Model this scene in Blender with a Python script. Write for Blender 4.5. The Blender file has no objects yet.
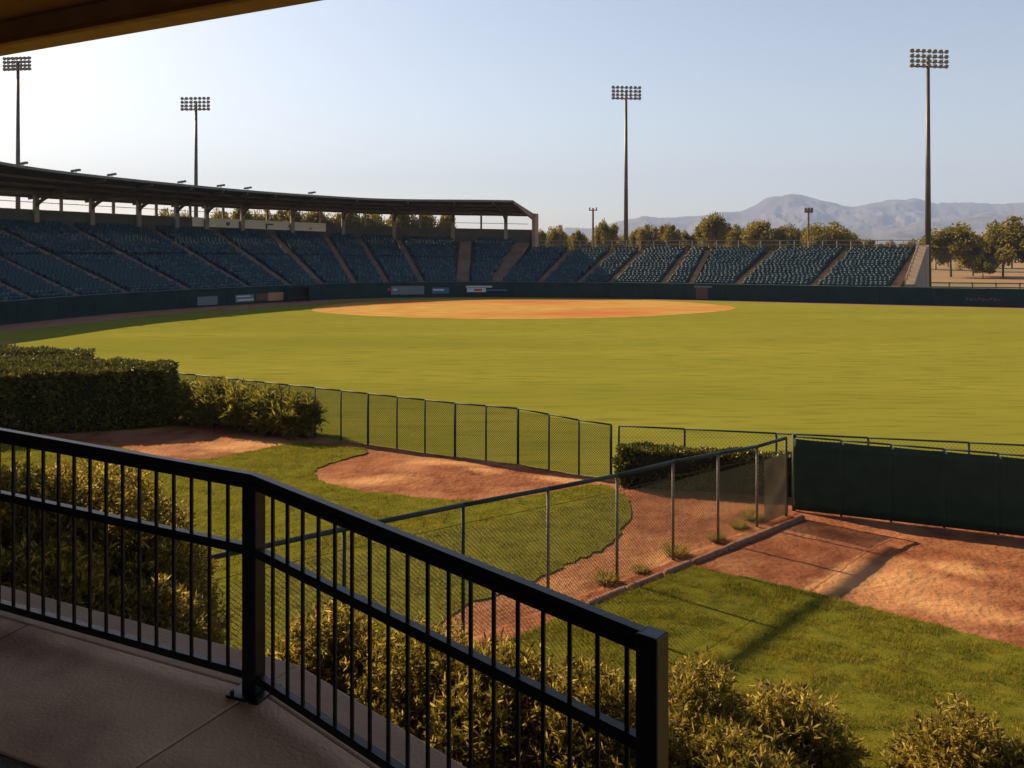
import bpy, math, random
import numpy as np
from mathutils import Vector, Matrix
random.seed(7); RNG = np.random.default_rng(7)
SC = bpy.context.scene; COL = SC.collection
R = math.radians

# ------------------------------------------------------------------ camera geometry
F_PX, CX, HY, H = 850.0, 512.0, 245.0, 7.0
def PD(px, py, d):                       # pixel + distance -> world point
    return Vector(((px-CX)*d/F_PX, d, H-(py-HY)*d/F_PX))
def G(px, py, z=0.0):                    # pixel on a level plane
    d = F_PX*(H-z)/(py-HY); return Vector(((px-CX)*d/F_PX, d, z))
cam = bpy.data.cameras.new('camera'); co = bpy.data.objects.new('camera', cam); COL.objects.link(co)
co.location = (0, 0, H); co.rotation_euler = (R(90), 0, 0)
cam.sensor_width = 36; cam.lens = F_PX/1024*36; cam.shift_y = -(384-HY)/1024
cam.clip_start = 0.05; cam.clip_end = 60000
SC.camera = co

# ------------------------------------------------------------------ light
SUN_AZ, SUN_EL = -50.0, 32.0
S = Vector((math.sin(R(SUN_AZ))*math.cos(R(SUN_EL)), math.cos(R(SUN_AZ))*math.cos(R(SUN_EL)), math.sin(R(SUN_EL))))
sl = bpy.data.lights.new('sun', 'SUN'); so = bpy.data.objects.new('sun', sl); COL.objects.link(so)
sl.energy = 5.0; sl.angle = R(0.3); sl.color = (1.0, 0.74, 0.39)
so.rotation_euler = S.to_track_quat('Z', 'Y').to_euler(); so.location = (-40, 40, 60)
w = bpy.data.worlds.new('World'); SC.world = w; w.use_nodes = True
nt = w.node_tree; bg = nt.nodes['Background']
sky = nt.nodes.new('ShaderNodeTexSky'); sky.sky_type = 'NISHITA'; sky.sun_disc = False
sky.sun_elevation = R(SUN_EL); sky.sun_rotation = R(SUN_AZ)
sky.altitude = 300; sky.air_density = 1.0; sky.dust_density = 1.1; sky.ozone_density = 1.2
hs = nt.nodes.new('ShaderNodeHueSaturation'); hs.inputs['Saturation'].default_value = 0.84
wm = nt.nodes.new('ShaderNodeMix'); wm.data_type = 'RGBA'; wm.blend_type = 'MULTIPLY'; wm.inputs[0].default_value = 1.0; wm.inputs[7].default_value = (1.07, 0.98, 0.91, 1)
nt.links.new(sky.outputs[0], hs.inputs['Color']); nt.links.new(hs.outputs[0], wm.inputs[6]); nt.links.new(wm.outputs[2], bg.inputs[0]); bg.inputs[1].default_value = 0.060
SC.view_settings.view_transform = 'Standard'; SC.view_settings.look = 'None'
SC.view_settings.exposure = 1.42; SC.view_settings.gamma = 1.0
SC.render.engine = 'CYCLES'
try:
    SC.cycles.use_denoising = True; SC.cycles.denoiser = 'OPENIMAGEDENOISE'
    SC.cycles.max_bounces = 6; SC.cycles.transparent_max_bounces = 12
    SC.cycles.volume_bounces = 0; SC.cycles.sample_clamp_indirect = 6
except Exception: pass

# ------------------------------------------------------------------ materials
def mat(name, c1, c2=None, scale=4.0, rough=0.8, bump=0.0, bscale=None, stretch=(1,1,1), lo=0.35, hi=0.65,
        island=None, trans=0.0, metal=0.0, c3=None, s3=0.3, detail=5.0, spec=0.4, bdist=0.02):
    m = bpy.data.materials.new(name); m.use_nodes = True
    n, l = m.node_tree.nodes, m.node_tree.links
    b = n['Principled BSDF']; b.inputs['Roughness'].default_value = rough; b.inputs['Metallic'].default_value = metal
    b.inputs['Specular IOR Level'].default_value = spec
    tc = n.new('ShaderNodeTexCoord'); mp = n.new('ShaderNodeMapping'); mp.inputs['Scale'].default_value = stretch
    l.new(tc.outputs['Object'], mp.inputs['Vector'])
    def noise(s, d=detail):
        t = n.new('ShaderNodeTexNoise'); t.inputs['Scale'].default_value = s; t.inputs['Detail'].default_value = d
        l.new(mp.outputs[0], t.inputs['Vector']); return t
    def mix(fac, a, bb):
        x = n.new('ShaderNodeMix'); x.data_type = 'RGBA'
        l.new(fac, x.inputs[0])
        for k, v in ((6, a), (7, bb)):
            if isinstance(v, tuple): x.inputs[k].default_value = (*v, 1)
            else: l.new(v, x.inputs[k])
        return x.outputs[2]
    def ramp(src, a, bb):
        r = n.new('ShaderNodeMapRange'); r.inputs[1].default_value = a; r.inputs[2].default_value = bb
        l.new(src, r.inputs[0]); return r.outputs[0]
    col = None
    if c2 is not None:
        col = mix(ramp(noise(scale).outputs[0], lo, hi), c1, c2)
    if c3 is not None:
        col = mix(ramp(noise(s3, 3).outputs[0], 0.48, 0.68), col if col is not None else c1, c3)
    if island is not None:
        g = n.new('ShaderNodeNewGeometry')
        col = mix(ramp(g.outputs['Random Per Island'], island[1], island[2]), col if col is not None else c1, island[0])
    if col is None: b.inputs['Base Color'].default_value = (*c1, 1)
    else: l.new(col, b.inputs['Base Color'])
    if bump:
        bp = n.new('ShaderNodeBump'); bp.inputs['Strength'].default_value = bump; bp.inputs['Distance'].default_value = bdist
        l.new(noise(bscale or scale*4).outputs[0], bp.inputs['Height']); l.new(bp.outputs[0], b.inputs['Normal'])
    if trans:
        tr = n.new('ShaderNodeBsdfTranslucent'); ms = n.new('ShaderNodeMixShader'); ms.inputs[0].default_value = trans
        if col is None: tr.inputs[0].default_value = (*c1, 1)
        else: l.new(col, tr.inputs[0])
        l.new(b.outputs[0], ms.inputs[1]); l.new(tr.outputs[0], ms.inputs[2])
        l.new(ms.outputs[0], n['Material Output'].inputs['Surface'])
    return m
M = {}
M['field'] = mat('field_grass', (0.116,0.124,0.021), (0.172,0.163,0.029), 1.0, 0.95, 0.6, 60, stretch=(0.022,0.14,1), c3=(0.102,0.114,0.019), s3=16.0, spec=0.0, bdist=0.03, lo=.25, hi=.75, detail=9)
M['turf'] = mat('turf_soil', (0.07,0.078,0.012), (0.11,0.105,0.016), 3, 0.95, 0.5, 40, spec=0.0)
M['blade'] = mat('grass_blade', (0.088,0.108,0.014), (0.22,0.20,0.026), 2.2, 0.8, island=((0.30,0.23,0.045),0.55,1.0), trans=0.35, spec=0.0)
M['infield'] = mat('infield_clay', (0.27,0.162,0.052), (0.335,0.21,0.072), 0.35, 0.95, 0.3, 8, c3=(0.29,0.11,0.045), s3=0.045, spec=0.0, stretch=(1,2,1))
M['track'] = mat('warning_track', (0.15,0.06,0.035), (0.20,0.085,0.05), 0.4, 0.95, 0.3, 8)
M['dirt'] = mat('bullpen_clay', (0.125,0.045,0.024), (0.20,0.078,0.042), 1.6, 0.95, 1.0, 7, c3=(0.26,0.125,0.066), s3=0.45, bdist=0.06, spec=0.05)
M['pale'] = mat('dry_clay', (0.33,0.165,0.07), (0.24,0.10,0.045), 4, 0.95, 0.7, 20)
M['terrain'] = mat('dry_ground', (0.19,0.105,0.05), (0.13,0.085,0.04), 0.05, 0.95, c3=(0.09,0.08,0.03), s3=0.02)
M['bank'] = mat('bank_soil', (0.14,0.10,0.055), (0.22,0.15,0.08), 5, 0.95, 0.8, 30)
M['deck'] = mat('deck_concrete', (0.54,0.385,0.27), (0.68,0.50,0.36), 1.7, 0.85, 0.35, 50, c3=(0.32,0.215,0.15), s3=1.3, detail=10, lo=.4, hi=.6)
M['ledge'] = mat('ledge_concrete', (0.40,0.285,0.205), (0.48,0.35,0.255), 3, 0.85, 0.25, 60)
M['asphalt'] = mat('asphalt', (0.05,0.045,0.042), (0.09,0.08,0.075), 90, 0.9, 0.8, 120)
M['rail'] = mat('black_paint', (0.008,0.009,0.012), (0.013,0.014,0.018), 8, 0.36, 0.05, 60, spec=0.28)
M['greenmetal'] = mat('dark_green_metal', (0.012,0.028,0.03), (0.02,0.038,0.04), 6, 0.6, spec=0.2)
M['galv'] = mat('galvanised_steel', (0.12,0.10,0.082), (0.19,0.155,0.125), 10, 0.75, spec=0.2)
M['wire'] = mat('chain_wire', (0.022,0.026,0.016), (0.04,0.042,0.028), 3, 0.75, spec=0.15)
M['screen'] = mat('windscreen_fabric', (0.007,0.021,0.011), (0.012,0.030,0.017), 2.5, 0.85, 0.3, 5)
M['screen2'] = mat('brown_mesh_fabric', (0.045,0.034,0.026), (0.065,0.05,0.04), 3, 0.9)
M['kerb'] = mat('kerb_stone', (0.13,0.06,0.042), (0.20,0.10,0.07), 6, 0.9, 0.5, 25)
M['stucco'] = mat('tan_stucco', (0.34,0.22,0.12), (0.40,0.27,0.15), 2, 0.9, 0.3, 70)
M['soffit'] = mat('brown_soffit', (0.20,0.11,0.055), (0.24,0.13,0.065), 2, 0.9, 0.1, 50)
M['seat'] = mat('blue_plastic', (0.019,0.045,0.064), (0.029,0.06,0.080), 0.3, 0.6, spec=0.25, island=((0.05,0.09,0.115),0.65,1.0))
M['tier'] = mat('tier_concrete', (0.045,0.04,0.04), (0.07,0.06,0.058), 0.5, 0.9)
M['aisle'] = mat('aisle_concrete', (0.13,0.085,0.068), (0.19,0.125,0.10), 0.6, 0.9)
M['rearwall'] = mat('dark_rear_wall', (0.075,0.07,0.065), (0.10,0.09,0.08), 0.5, 0.9)
M['white'] = mat('white_board', (0.66,0.60,0.52), (0.74,0.68,0.60), 0.5, 0.7)
M['truss'] = mat('dark_truss', (0.085,0.065,0.052), (0.115,0.09,0.072), 0.8, 0.7, spec=0.2)
M['roofmetal'] = mat('roof_sheet', (0.07,0.06,0.05), (0.10,0.085,0.07), 0.5, 0.7, stretch=(3,0.3,1))
M['steel'] = mat('painted_steel', (0.20,0.165,0.14), (0.26,0.22,0.19), 0.8, 0.6)
M['fascia'] = mat('roof_fascia', (0.10,0.11,0.105), (0.13,0.14,0.13), 0.8, 0.5)
M['endwall'] = mat('end_wall', (0.20,0.145,0.115), (0.26,0.19,0.15), 0.4, 0.9)
M['pad'] = mat('padded_wall', (0.007,0.020,0.022), (0.012,0.028,0.030), 0.6, 0.75, spec=0.2)
M['padcap'] = mat('wall_cap', (0.03,0.055,0.06), (0.04,0.07,0.07), 0.6, 0.5)
M['pole'] = mat('pole_steel', (0.06,0.05,0.045), (0.09,0.08,0.07), 0.5, 0.5, metal=0.3)
M['lamp'] = mat('lamp_housing', (0.09,0.065,0.052), (0.14,0.10,0.08), 2, 0.6)
M['glass'] = mat('lamp_glass', (0.20,0.18,0.165), None, rough=0.3)
M['leaf'] = mat('shrub_leaf', (0.10,0.086,0.014), (0.18,0.135,0.022), 1.5, 0.5, island=((0.48,0.365,0.10),0.5,1.0), trans=0.55, spec=0.15)
M['hedgeleaf'] = mat('hedge_leaf', (0.040,0.055,0.010), (0.075,0.08,0.014), 1.2, 0.5, island=((0.21,0.17,0.03),0.5,1.0), trans=0.18, spec=0.3)
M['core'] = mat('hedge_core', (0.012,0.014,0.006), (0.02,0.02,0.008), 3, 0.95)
M['spikeleaf'] = mat('spike_leaf', (0.085,0.10,0.018), (0.14,0.13,0.025), 0.7, 0.5, island=((0.32,0.25,0.06),0.5,1.0), trans=0.55, spec=0.1)
M['treeleaf'] = mat('tree_leaf', (0.09,0.096,0.015), (0.155,0.14,0.022), 0.35, 0.7, island=((0.30,0.21,0.04),0.4,1.0), trans=0.5, spec=0.2)
M['bark'] = mat('bark', (0.09,0.06,0.04), (0.14,0.10,0.07), 3, 0.9)
M['drygrass'] = mat('dry_tuft', (0.36,0.25,0.07), (0.24,0.18,0.05), 3, 0.9, trans=0.4, spec=0.0)
M['rock'] = mat('mountain_rock', (0.058,0.054,0.068), (0.105,0.09,0.10), 0.002, 0.95, c3=(0.05,0.05,0.045), s3=0.0012, detail=8)
M['banner_white'] = mat('banner_white', (0.42,0.46,0.52)); M['banner_grey'] = mat('banner_grey', (0.12,0.14,0.16))
M['banner_red'] = mat('banner_red', (0.35,0.05,0.04)); M['banner_tan'] = mat('banner_tan', (0.30,0.17,0.10))
M['banner_blue'] = mat('banner_blue', (0.05,0.10,0.20)); M['banner_brown'] = mat('banner_brown', (0.09,0.05,0.045))
M['black'] = mat('dugout_shade', (0.008,0.008,0.008))  # near-black colour paints in the shade inside the dugout opening
M['rubber'] = mat('white_rubber', (0.6,0.52,0.42), (0.5,0.4,0.3), 6, 0.8)

# ------------------------------------------------------------------ mesh helpers
class MB:
    def __init__(s): s.v = []; s.f = []
    def add(s, vs, fs):
        o = len(s.v); s.v += [tuple(x) for x in vs]; s.f += [tuple(i+o for i in f) for f in fs]
    def box(s, c, size, rz=0.0):
        c = Vector(c); a, b, d = size[0]/2, size[1]/2, size[2]/2; m = Matrix.Rotation(rz, 3, 'Z')
        s.add([c + m @ Vector((x*a, y*b, z*d)) for z in (-1,1) for x, y in ((-1,-1),(1,-1),(1,1),(-1,1))],
              [(3,2,1,0),(4,5,6,7),(0,1,5,4),(1,2,6,5),(2,3,7,6),(3,0,4,7)])
    def beam(s, p, q, wd, ht, ch=0.0):    # rectangular bar from p to q, its sides kept upright
        p, q = Vector(p), Vector(q); d = (q-p).normalized()
        side = d.cross(Vector((0,0,1)))
        side = side.normalized() if side.length > 1e-4 else Vector((1,0,0)); up = side.cross(d).normalized()
        if ch: prof = [(-wd/2,-ht/2+ch),(-wd/2+ch,-ht/2),(wd/2-ch,-ht/2),(wd/2,-ht/2+ch),(wd/2,ht/2-ch),(wd/2-ch,ht/2),(-wd/2+ch,ht/2),(-wd/2,ht/2-ch)]
        else: prof = [(-wd/2,-ht/2),(wd/2,-ht/2),(wd/2,ht/2),(-wd/2,ht/2)]
        n = len(prof); vs = [e + side*a + up*b for e in (p, q) for a, b in prof]
        s.add(vs, [(i,(i+1)%n,n+(i+1)%n,n+i) for i in range(n)] + [tuple(range(n))[::-1], tuple(range(n,2*n))])
    def tube(s, p, q, r0, r1=None, n=8, cap=True):
        r1 = r0 if r1 is None else r1; p, q = Vector(p), Vector(q); d = (q-p).normalized()
        a = d.orthogonal().normalized(); b = d.cross(a)
        vs = [e + (a*math.cos(2*math.pi*k/n) + b*math.sin(2*math.pi*k/n))*r for e, r in ((p,r0),(q,r1)) for k in range(n)]
        s.add(vs, [(i,(i+1)%n,n+(i+1)%n,n+i) for i in range(n)] + ([tuple(range(n))[::-1], tuple(range(n,2*n))] if cap else []))
    def prism(s, poly, zt, zb):           # zt, zb: number or function of (x, y)
        n = len(poly); f = lambda z, p: z(p[0], p[1]) if callable(z) else z
        vs = [(p[0],p[1],f(zb,p)) for p in poly] + [(p[0],p[1],f(zt,p)) for p in poly]
        s.add(vs, [tuple(range(n))[::-1], tuple(range(n,2*n))] + [(i,(i+1)%n,n+(i+1)%n,n+i) for i in range(n)])
    def build(s, name, m, parent=None, smooth=False, bevel=0.0):
        me = bpy.data.meshes.new(name); me.from_pydata(s.v, [], s.f); me.validate(); me.update()
        return link(name, me, m, parent, smooth, bevel)
def link(name, me, m, parent=None, smooth=False, bevel=0.0):
    o = bpy.data.objects.new(name, me); COL.objects.link(o)
    if m is not None: me.materials.append(m)
    if smooth: me.polygons.foreach_set('use_smooth', [True]*len(me.polygons))
    if bevel:
        b = o.modifiers.new('bevel', 'BEVEL'); b.width = bevel; b.segments = 2; b.limit_method = 'ANGLE'
    if parent is not None:
        o.parent = parent; o.matrix_parent_inverse = Matrix.Translation(-parent.location) if parent.parent is None else Matrix.Identity(4)
    return o
def quads(name, V, k, m, parent=None):    # V: (n*k, 3) array, every k verts one face
    me = bpy.data.meshes.new(name); n = len(V)//k
    me.vertices.add(len(V)); me.vertices.foreach_set('co', np.asarray(V, dtype=np.float32).ravel())
    me.loops.add(n*k); me.loops.foreach_set('vertex_index', np.arange(n*k, dtype=np.int32))
    me.polygons.add(n); me.polygons.foreach_set('loop_start', np.arange(n, dtype=np.int32)*k)
    me.polygons.foreach_set('loop_total', np.full(n, k, dtype=np.int32)); me.update(); me.validate()
    return link(name, me, m, parent)
def grid(name, X, Y, Z, m, keep=None, smooth=True):
    ny, nx = X.shape; V = np.stack([X, Y, Z], -1).reshape(-1, 3); me = bpy.data.meshes.new(name)
    i = (np.arange(ny-1)[:,None]*nx + np.arange(nx-1)[None,:])
    Fq = np.stack([i, i+1, i+nx+1, i+nx], -1).reshape(-1, 4)
    if keep is not None: Fq = Fq[keep.reshape(-1)]
    me.from_pydata(V.tolist(), [], Fq.tolist()); me.update()
    return link(name, me, m, None, smooth)
def tag(o, label=None, cat=None, group=None, kind=None):
    for k, v in (('label', label), ('category', cat), ('group', group), ('kind', kind)):
        if v is not None: o[k] = v
    return o
def empty(name, loc, label, cat, group=None):
    o = bpy.data.objects.new(name, None); COL.objects.link(o); o.location = loc; o.empty_display_size = 0.2
    return tag(o, label, cat, group)
def struct(o, kind='structure'): o['kind'] = kind; return o
def vnoise(x, y, seed=0):
    xi, yi = np.floor(x), np.floor(y); xf, yf = x-xi, y-yi
    def h(a, b): v = np.sin(a*127.1 + b*311.7 + seed*74.7)*43758.5453; return v - np.floor(v)
    u, v = xf*xf*(3-2*xf), yf*yf*(3-2*yf)
    return (h(xi,yi)*(1-u)+h(xi+1,yi)*u)*(1-v) + (h(xi,yi+1)*(1-u)+h(xi+1,yi+1)*u)*v
def fbm(x, y, o=4, seed=0): return sum(vnoise(x*2**k, y*2**k, seed+k)*0.5**k for k in range(o))/ (2-0.5**(o-1))
def inside(poly, x, y):
    c = np.zeros(np.shape(x), bool); n = len(poly)
    for i in range(n):
        (x0,y0), (x1,y1) = poly[i], poly[(i+1)%n]
        t = ((y0 > y) != (y1 > y))
        with np.errstate(divide='ignore', invalid='ignore'): c ^= t & (x < (x1-x0)*(y-y0)/((y1-y0) if y1 != y0 else 1e-9) + x0)
    return c
def smooth_poly(pts, n=8, closed=True):
    out = []; P = [Vector((p[0],p[1],0)) for p in pts]; N = len(P)
    for i in range(N if closed else N-1):
        g = lambda k: P[(i+k)%N] if closed else P[max(0,min(N-1,i+k))]
        a, b, c, d = g(-1), g(0), g(1), g(2)
        for j in range(n):
            t = j/n; out.append(0.5*((2*b)+(c-a)*t+(2*a-5*b+4*c-d)*t*t+(3*b-a-3*c+d)*t**3))
    if not closed: out.append(P[-1])
    return [(p.x, p.y) for p in out]
def rvec(n): v = RNG.normal(size=(n,3)); return v/np.linalg.norm(v, axis=1, keepdims=True)
def leaf_quads(C, D, L, W):               # diamond leaves at C pointing along D
    n = len(C); D = D/np.linalg.norm(D, axis=1, keepdims=True); s = np.cross(D, rvec(n)); s /= np.linalg.norm(s, axis=1, keepdims=True)
    L = np.broadcast_to(L, (n,))[:,None]; W = np.broadcast_to(W, (n,))[:,None]
    return np.stack([C, C+D*L*0.45+s*W/2, C+D*L, C+D*L*0.45-s*W/2], 1).reshape(-1, 3)

# ------------------------------------------------------------------ deck geometry
def deck_z(x, y): return H - (2.4735 + 0.0317*x - 0.0558*y)
Cp, Lp, Ep = Vector((-1.27,4.18)), Vector((-2.89,4.8)), Vector((0.455,2.76))
dl = (Lp-Cp).normalized(); dr = (Ep-Cp).normalized()
nl = Vector((-dl.y, dl.x)) * (1 if -dl.y*0+dl.x*1 > 0 else -1); nr = Vector((-dr.y, dr.x))
if nl.y < 0: nl = -nl
if nr.y < 0: nr = -nr
Lfar = Cp + dl*7.0; Rfar = Cp + dr*7.0
def corner(off):                          # mitred corner of the walkway edge moved outwards by off
    a, b = Cp+nl*off, Cp+nr*off; det = dl.x*dr.y-dl.y*dr.x; q = b-a
    t = (q.x*dr.y-q.y*dr.x)/det; return a + dl*t
def seg_dist(x, y, a, b):
    ax, ay = a; bx, by = b; t = np.clip(((x-ax)*(bx-ax)+(y-ay)*(by-ay))/((bx-ax)**2+(by-ay)**2), 0, 1)
    return np.hypot(x-ax-t*(bx-ax), y-ay-t*(by-ay))
def edge_dist(x, y):
    c = corner(0.34); return np.minimum(seg_dist(x, y, (Lfar+nl*0.34), c), seg_dist(x, y, c, (Rfar+nr*0.34)))
def bank_z(x, y):
    s = np.clip(edge_dist(x, y)/5.6, 0, 1); return 3.9*(1-s)**1.35 - 0.03
def gz(x, y): return float(max(0.02, bank_z(np.float64(x), np.float64(y))))

# ------------------------------------------------------------------ ground
def sheet(name, poly, z, m):
    b = MB(); b.add([(p[0],p[1],z) for p in poly], [tuple(range(len(poly)))]); return struct(b.build(name, m))
sheet('terrain', [(-8300,-40),(8300,-40),(8300,10000),(-8300,10000)], -0.06, M['terrain'])
sheet('field', [(-75,6),(-75,140),(95,110),(95,6)], 0.0, M['field'])
# infield clay
inf = [G(312,310),G(345,303.5),G(420,300),G(500,298.6),G(600,299.2),G(680,302),G(728,306),G(735,308.4),G(715,312),G(640,316.6),G(540,319),G(440,318.4),G(350,315)]
infp = smooth_poly([(p.x,p.y) for p in inf], 10)
infp = [(x+random.uniform(-.12,.12), y+random.uniform(-.2,.2)) for x, y in infp]
sheet('infield', infp, 0.012, M['infield'])

# wall front curve (ground line of the padded wall)
WALL = smooth_poly([(-56.5,42),(-51.8,55),(-44.8,74.4),(-39.6,88.8),(-28.5,104.2),(-20.5,111),(-12,113.5),(-2.4,114.2),(11.6,112),(22.1,109),(40,101.9),(57.2,94.9),(76,87)], 10, False)
WALL = [Vector((x,y,0)) for x, y in WALL]
def wall_normal(i):
    a, b = WALL[max(0,i-1)], WALL[min(len(WALL)-1,i+1)]; d = (b-a).normalized(); return Vector((d.y,-d.x,0))   # towards the field
NW = [wall_normal(i) for i in range(len(WALL))]
lw = []
for i, p in enumerate(WALL):
    wd = 5.6 if p.x < -28 else (5.6-3.4*min(1,(p.x+28)/9) if p.x < -19 else 2.2)
    if -14 < p.x < 14: wd = 0.25
    lw.append(p + NW[i]*wd)
b = MB(); b.add([(p.x,p.y,0.006) for p in WALL]+[(p.x,p.y,0.006) for p in lw], [(i, len(WALL)+i, len(WALL)+i+1, i+1) for i in range(len(WALL)-1)])
struct(b.build('warning_track', M['track']))

# bullpen dirt sheet with mounds
FENCE = [G(175,417),G(341,441),G(455,458),G(518,465),G(579,475.5),G(612,479)]
CORN = Vector((7.4,22.3,0)); OUT0 = Vector((FENCE[-1].x, FENCE[-1].y, 0)); OUT1 = Vector((13.9,22.9,0)); OUT2 = OUT0+(OUT1-OUT0)*1.7
def mound(x, y, cx, cy, r, h, fl=0.35):
    d = np.hypot(x-cx, y-cy)/r; return h*np.exp(-(d*1.5)**2)
ml, mr = G(440,474), G(968,577)
def dirt_z(x, y):
    z = 0.02 + 0.02*(fbm(x*1.1,y*1.1,4,3)-.5) + 0.03*(fbm(x*4,y*4,4,9)-.5) + 0.02*np.clip(fbm(x*2.3,y*2.3,4,31)-.55,0,1)*2*vnoise(x*9,y*9,5)
    z = z + mound(x,y,ml.x,ml.y,2.3,0.14) + mound(x,y,mr.x,mr.y,2.2,0.09)
    for (a, bb, r) in ((ml.x-.5,ml.y-.6,.5),(ml.x+1.2,ml.y-.3,.4),(mr.x-.9,mr.y-.4,.6),(mr.x+.6,mr.y+.3,.45),(9.2,19.0,.6),(4.8,19.6,.5)):
        z = z - 0.05*np.clip(1.5*(1-np.hypot(x-a,(y-bb)*1.3)/r),0,1)
    return np.maximum(z, 0.008)
dpoly = [(-24,37.5),(FENCE[0].x,FENCE[0].y)]+[(p.x,p.y) for p in FENCE[1:]]+[(OUT2.x,OUT2.y),(22,9),(-24,9)]
xs, ys = np.arange(-24,22,0.075), np.arange(9,38,0.075); X, Y = np.meshgrid(xs, ys)
kc = inside(dpoly, X[:-1,:-1]+.037, Y[:-1,:-1]+.037) & (X[:-1,:-1] > -0.72*Y[:-1,:-1]-1)
dirt = struct(grid('bullpen_dirt', X, Y, dirt_z(X, Y), M['dirt'], kc))
dry = np.zeros_like(X)
for (px, py, rx, ry, rz) in ((375,482,1.0,.5,.1),(485,473,.7,.35,0),(450,466,1.3,.4,-.1),(560,480,1.2,.4,-.3),(245,446,1.9,1.2,.2),(958,573,.75,.5,-.4),(885,582,1.5,1.1,.6),(945,608,1.9,.5,-.45),(840,585,1.2,.5,.5),(660,560,.8,.4,.6)):
    g = G(px,py); dx, dy = X-g.x, Y-g.y; u_, v_ = dx*math.cos(rz)+dy*math.sin(rz), -dx*math.sin(rz)+dy*math.cos(rz)
    dry = np.maximum(dry, np.clip(1.25-np.hypot(u_/rx, v_/ry)-1.1*(fbm(X*2.6,Y*2.6,4,21)-.45), 0, 1))
at = dirt.data.attributes.new('dry', 'FLOAT', 'POINT'); at.data.foreach_set('value', dry.astype(np.float32).ravel())
nd, lk = M['dirt'].node_tree.nodes, M['dirt'].node_tree.links
an = nd.new('ShaderNodeAttribute'); an.attribute_name = 'dry'; mx = nd.new('ShaderNodeMix'); mx.data_type = 'RGBA'
bc = nd['Principled BSDF'].inputs['Base Color']; lk.new(bc.links[0].from_socket, mx.inputs[6]); mx.inputs[7].default_value = (.34,.18,.088,1)
lk.new(an.outputs['Fac'], mx.inputs[0]); lk.new(mx.outputs[2], bc)

# planted bank under the walkway
xs, ys = np.arange(-14,9,0.16), np.arange(-4,15,0.16); X, Y = np.meshgrid(xs, ys)
Z = bank_z(X, Y) + 0.08*(fbm(X*2,Y*2,4,5)-.5)
beh = inside([tuple(Lfar+nl*.3), tuple(corner(.3)), tuple(Rfar+nr*.3), (9,-9), (-14,-9)], X[:-1,:-1], Y[:-1,:-1])
struct(grid('planted_bank', X, Y, Z, M['bank'], (~beh) & (edge_dist(X[:-1,:-1],Y[:-1,:-1]) < 5.5)))

# bullpen turf
gl = [G(*p) for p in ((-60,450),(100,448),(150,457),(200,461.5),(250,452.5),(300,444.5),(352,448),(369,453),(350,459),(325,467),(314,475),(320,482),(345,489),(400,497),(450,501),(500,502),(548,494),(590,487),(618,492),(632,511),(622,532),(598,552),(560,570),(520,590),(474,604),(420,640),(330,690),(-60,690),(-120,540))]
glp = smooth_poly([(p.x,p.y) for p in gl], 9)
grr = [Vector((7.38,22.2,0))+Vector((-.749,-.662,0))*s_+Vector((.36,-.36,0)) for s_ in (13,11,9,7.2,6.2,5.3)]+[G(*p) for p in ((694,569),(800,592),(900,619),(1024,650.5),(1120,676))]
grp = smooth_poly([(p.x,p.y) for p in grr], 10, False) + [(13.0,8.5),(-2.0,8.5)]
def rag(poly, a): return [(x+a*(vnoise(np.float64(x*4),np.float64(y*4),2)-.5)+random.uniform(-a,a)*.25, y+a*(vnoise(np.float64(x*4),np.float64(y*4),8)-.5)+random.uniform(-a,a)*.25) for x, y in poly]
glp, grp = rag(glp, .16), rag(grp, .16)
for poly in (glp, grp):
    b = MB(); b.prism(poly, 0.055, -0.02); struct(b.build('bullpen_turf', M['turf']))
def blades(poly, dens, hmin, hmax, wd):
    P = np.array(poly); lo, hi = P.min(0), P.max(0); n = int((hi-lo).prod()*dens)
    x, y = RNG.uniform(lo[0]-.04,hi[0]+.04,n), RNG.uniform(lo[1]-.04,hi[1]+.04,n)
    k = inside(poly, x+RNG.normal(0,.03,n), y+RNG.normal(0,.03,n)) & (y > 9.5) & (np.abs(x) < .68*y); x, y = x[k], y[k]; n = len(x)
    cl = np.clip((fbm(x*2.2,y*3.0,3,4)-.3)*2.2,0,1); h = (hmin+(hmax-hmin)*cl)*RNG.uniform(.6,1.3,n)
    a = RNG.uniform(0,2*np.pi,n); le = RNG.normal(0,.45,(n,2))*h[:,None]
    B = np.stack([x,y,np.full(n,.045)],1); s = np.stack([np.cos(a),np.sin(a),0*a],1)*wd*RNG.uniform(.7,1.3,n)[:,None]
    tip = B+np.stack([le[:,0],le[:,1],h],1)
    return np.stack([B-s,B+s,tip],1).reshape(-1,3)
bl = np.concatenate([blades(grp,1900,.022,.10,.006), blades(glp,800,.025,.085,.009)])
tag(quads('grass', bl, 3, M['blade']), kind='stuff')

# ------------------------------------------------------------------ walkway deck
def lz(off): return lambda x, y: deck_z(x, y)+off
inn = -0.80; c_o, c_m, c_i = corner(.30), corner(.02), corner(inn)
def strip(d, nrm, s0, s1, o0, o1, first0=None, first1=None):
    p = [Cp+d*s0+nrm*o0, Cp+d*s1+nrm*o0, Cp+d*s1+nrm*o1, Cp+d*s0+nrm*o1]
    if first0 is not None: p[0] = first0
    if first1 is not None: p[3] = first1
    return [tuple(q) for q in p]
g_ = 0.007
b = MB(); cuts = [0,1.55,3.3,5.1,7.0]
for d, nrm in ((dl,nl),(dr,nr)):
    for k in range(4):
        s0, s1 = cuts[k]+g_, cuts[k+1]-g_
        ci, cm = (c_i+d*g_, c_m+d*g_) if k == 0 else (None, None)
        poly = strip(d, nrm, s0, s1, inn, .02, ci, cm)
        if (Vector(poly[1])-Vector(poly[0])).cross(Vector((*(Vector(poly[2])-Vector(poly[1])),))) < 0: poly = poly[::-1]
        b.prism(poly, lz(0), lz(-.12))
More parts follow.
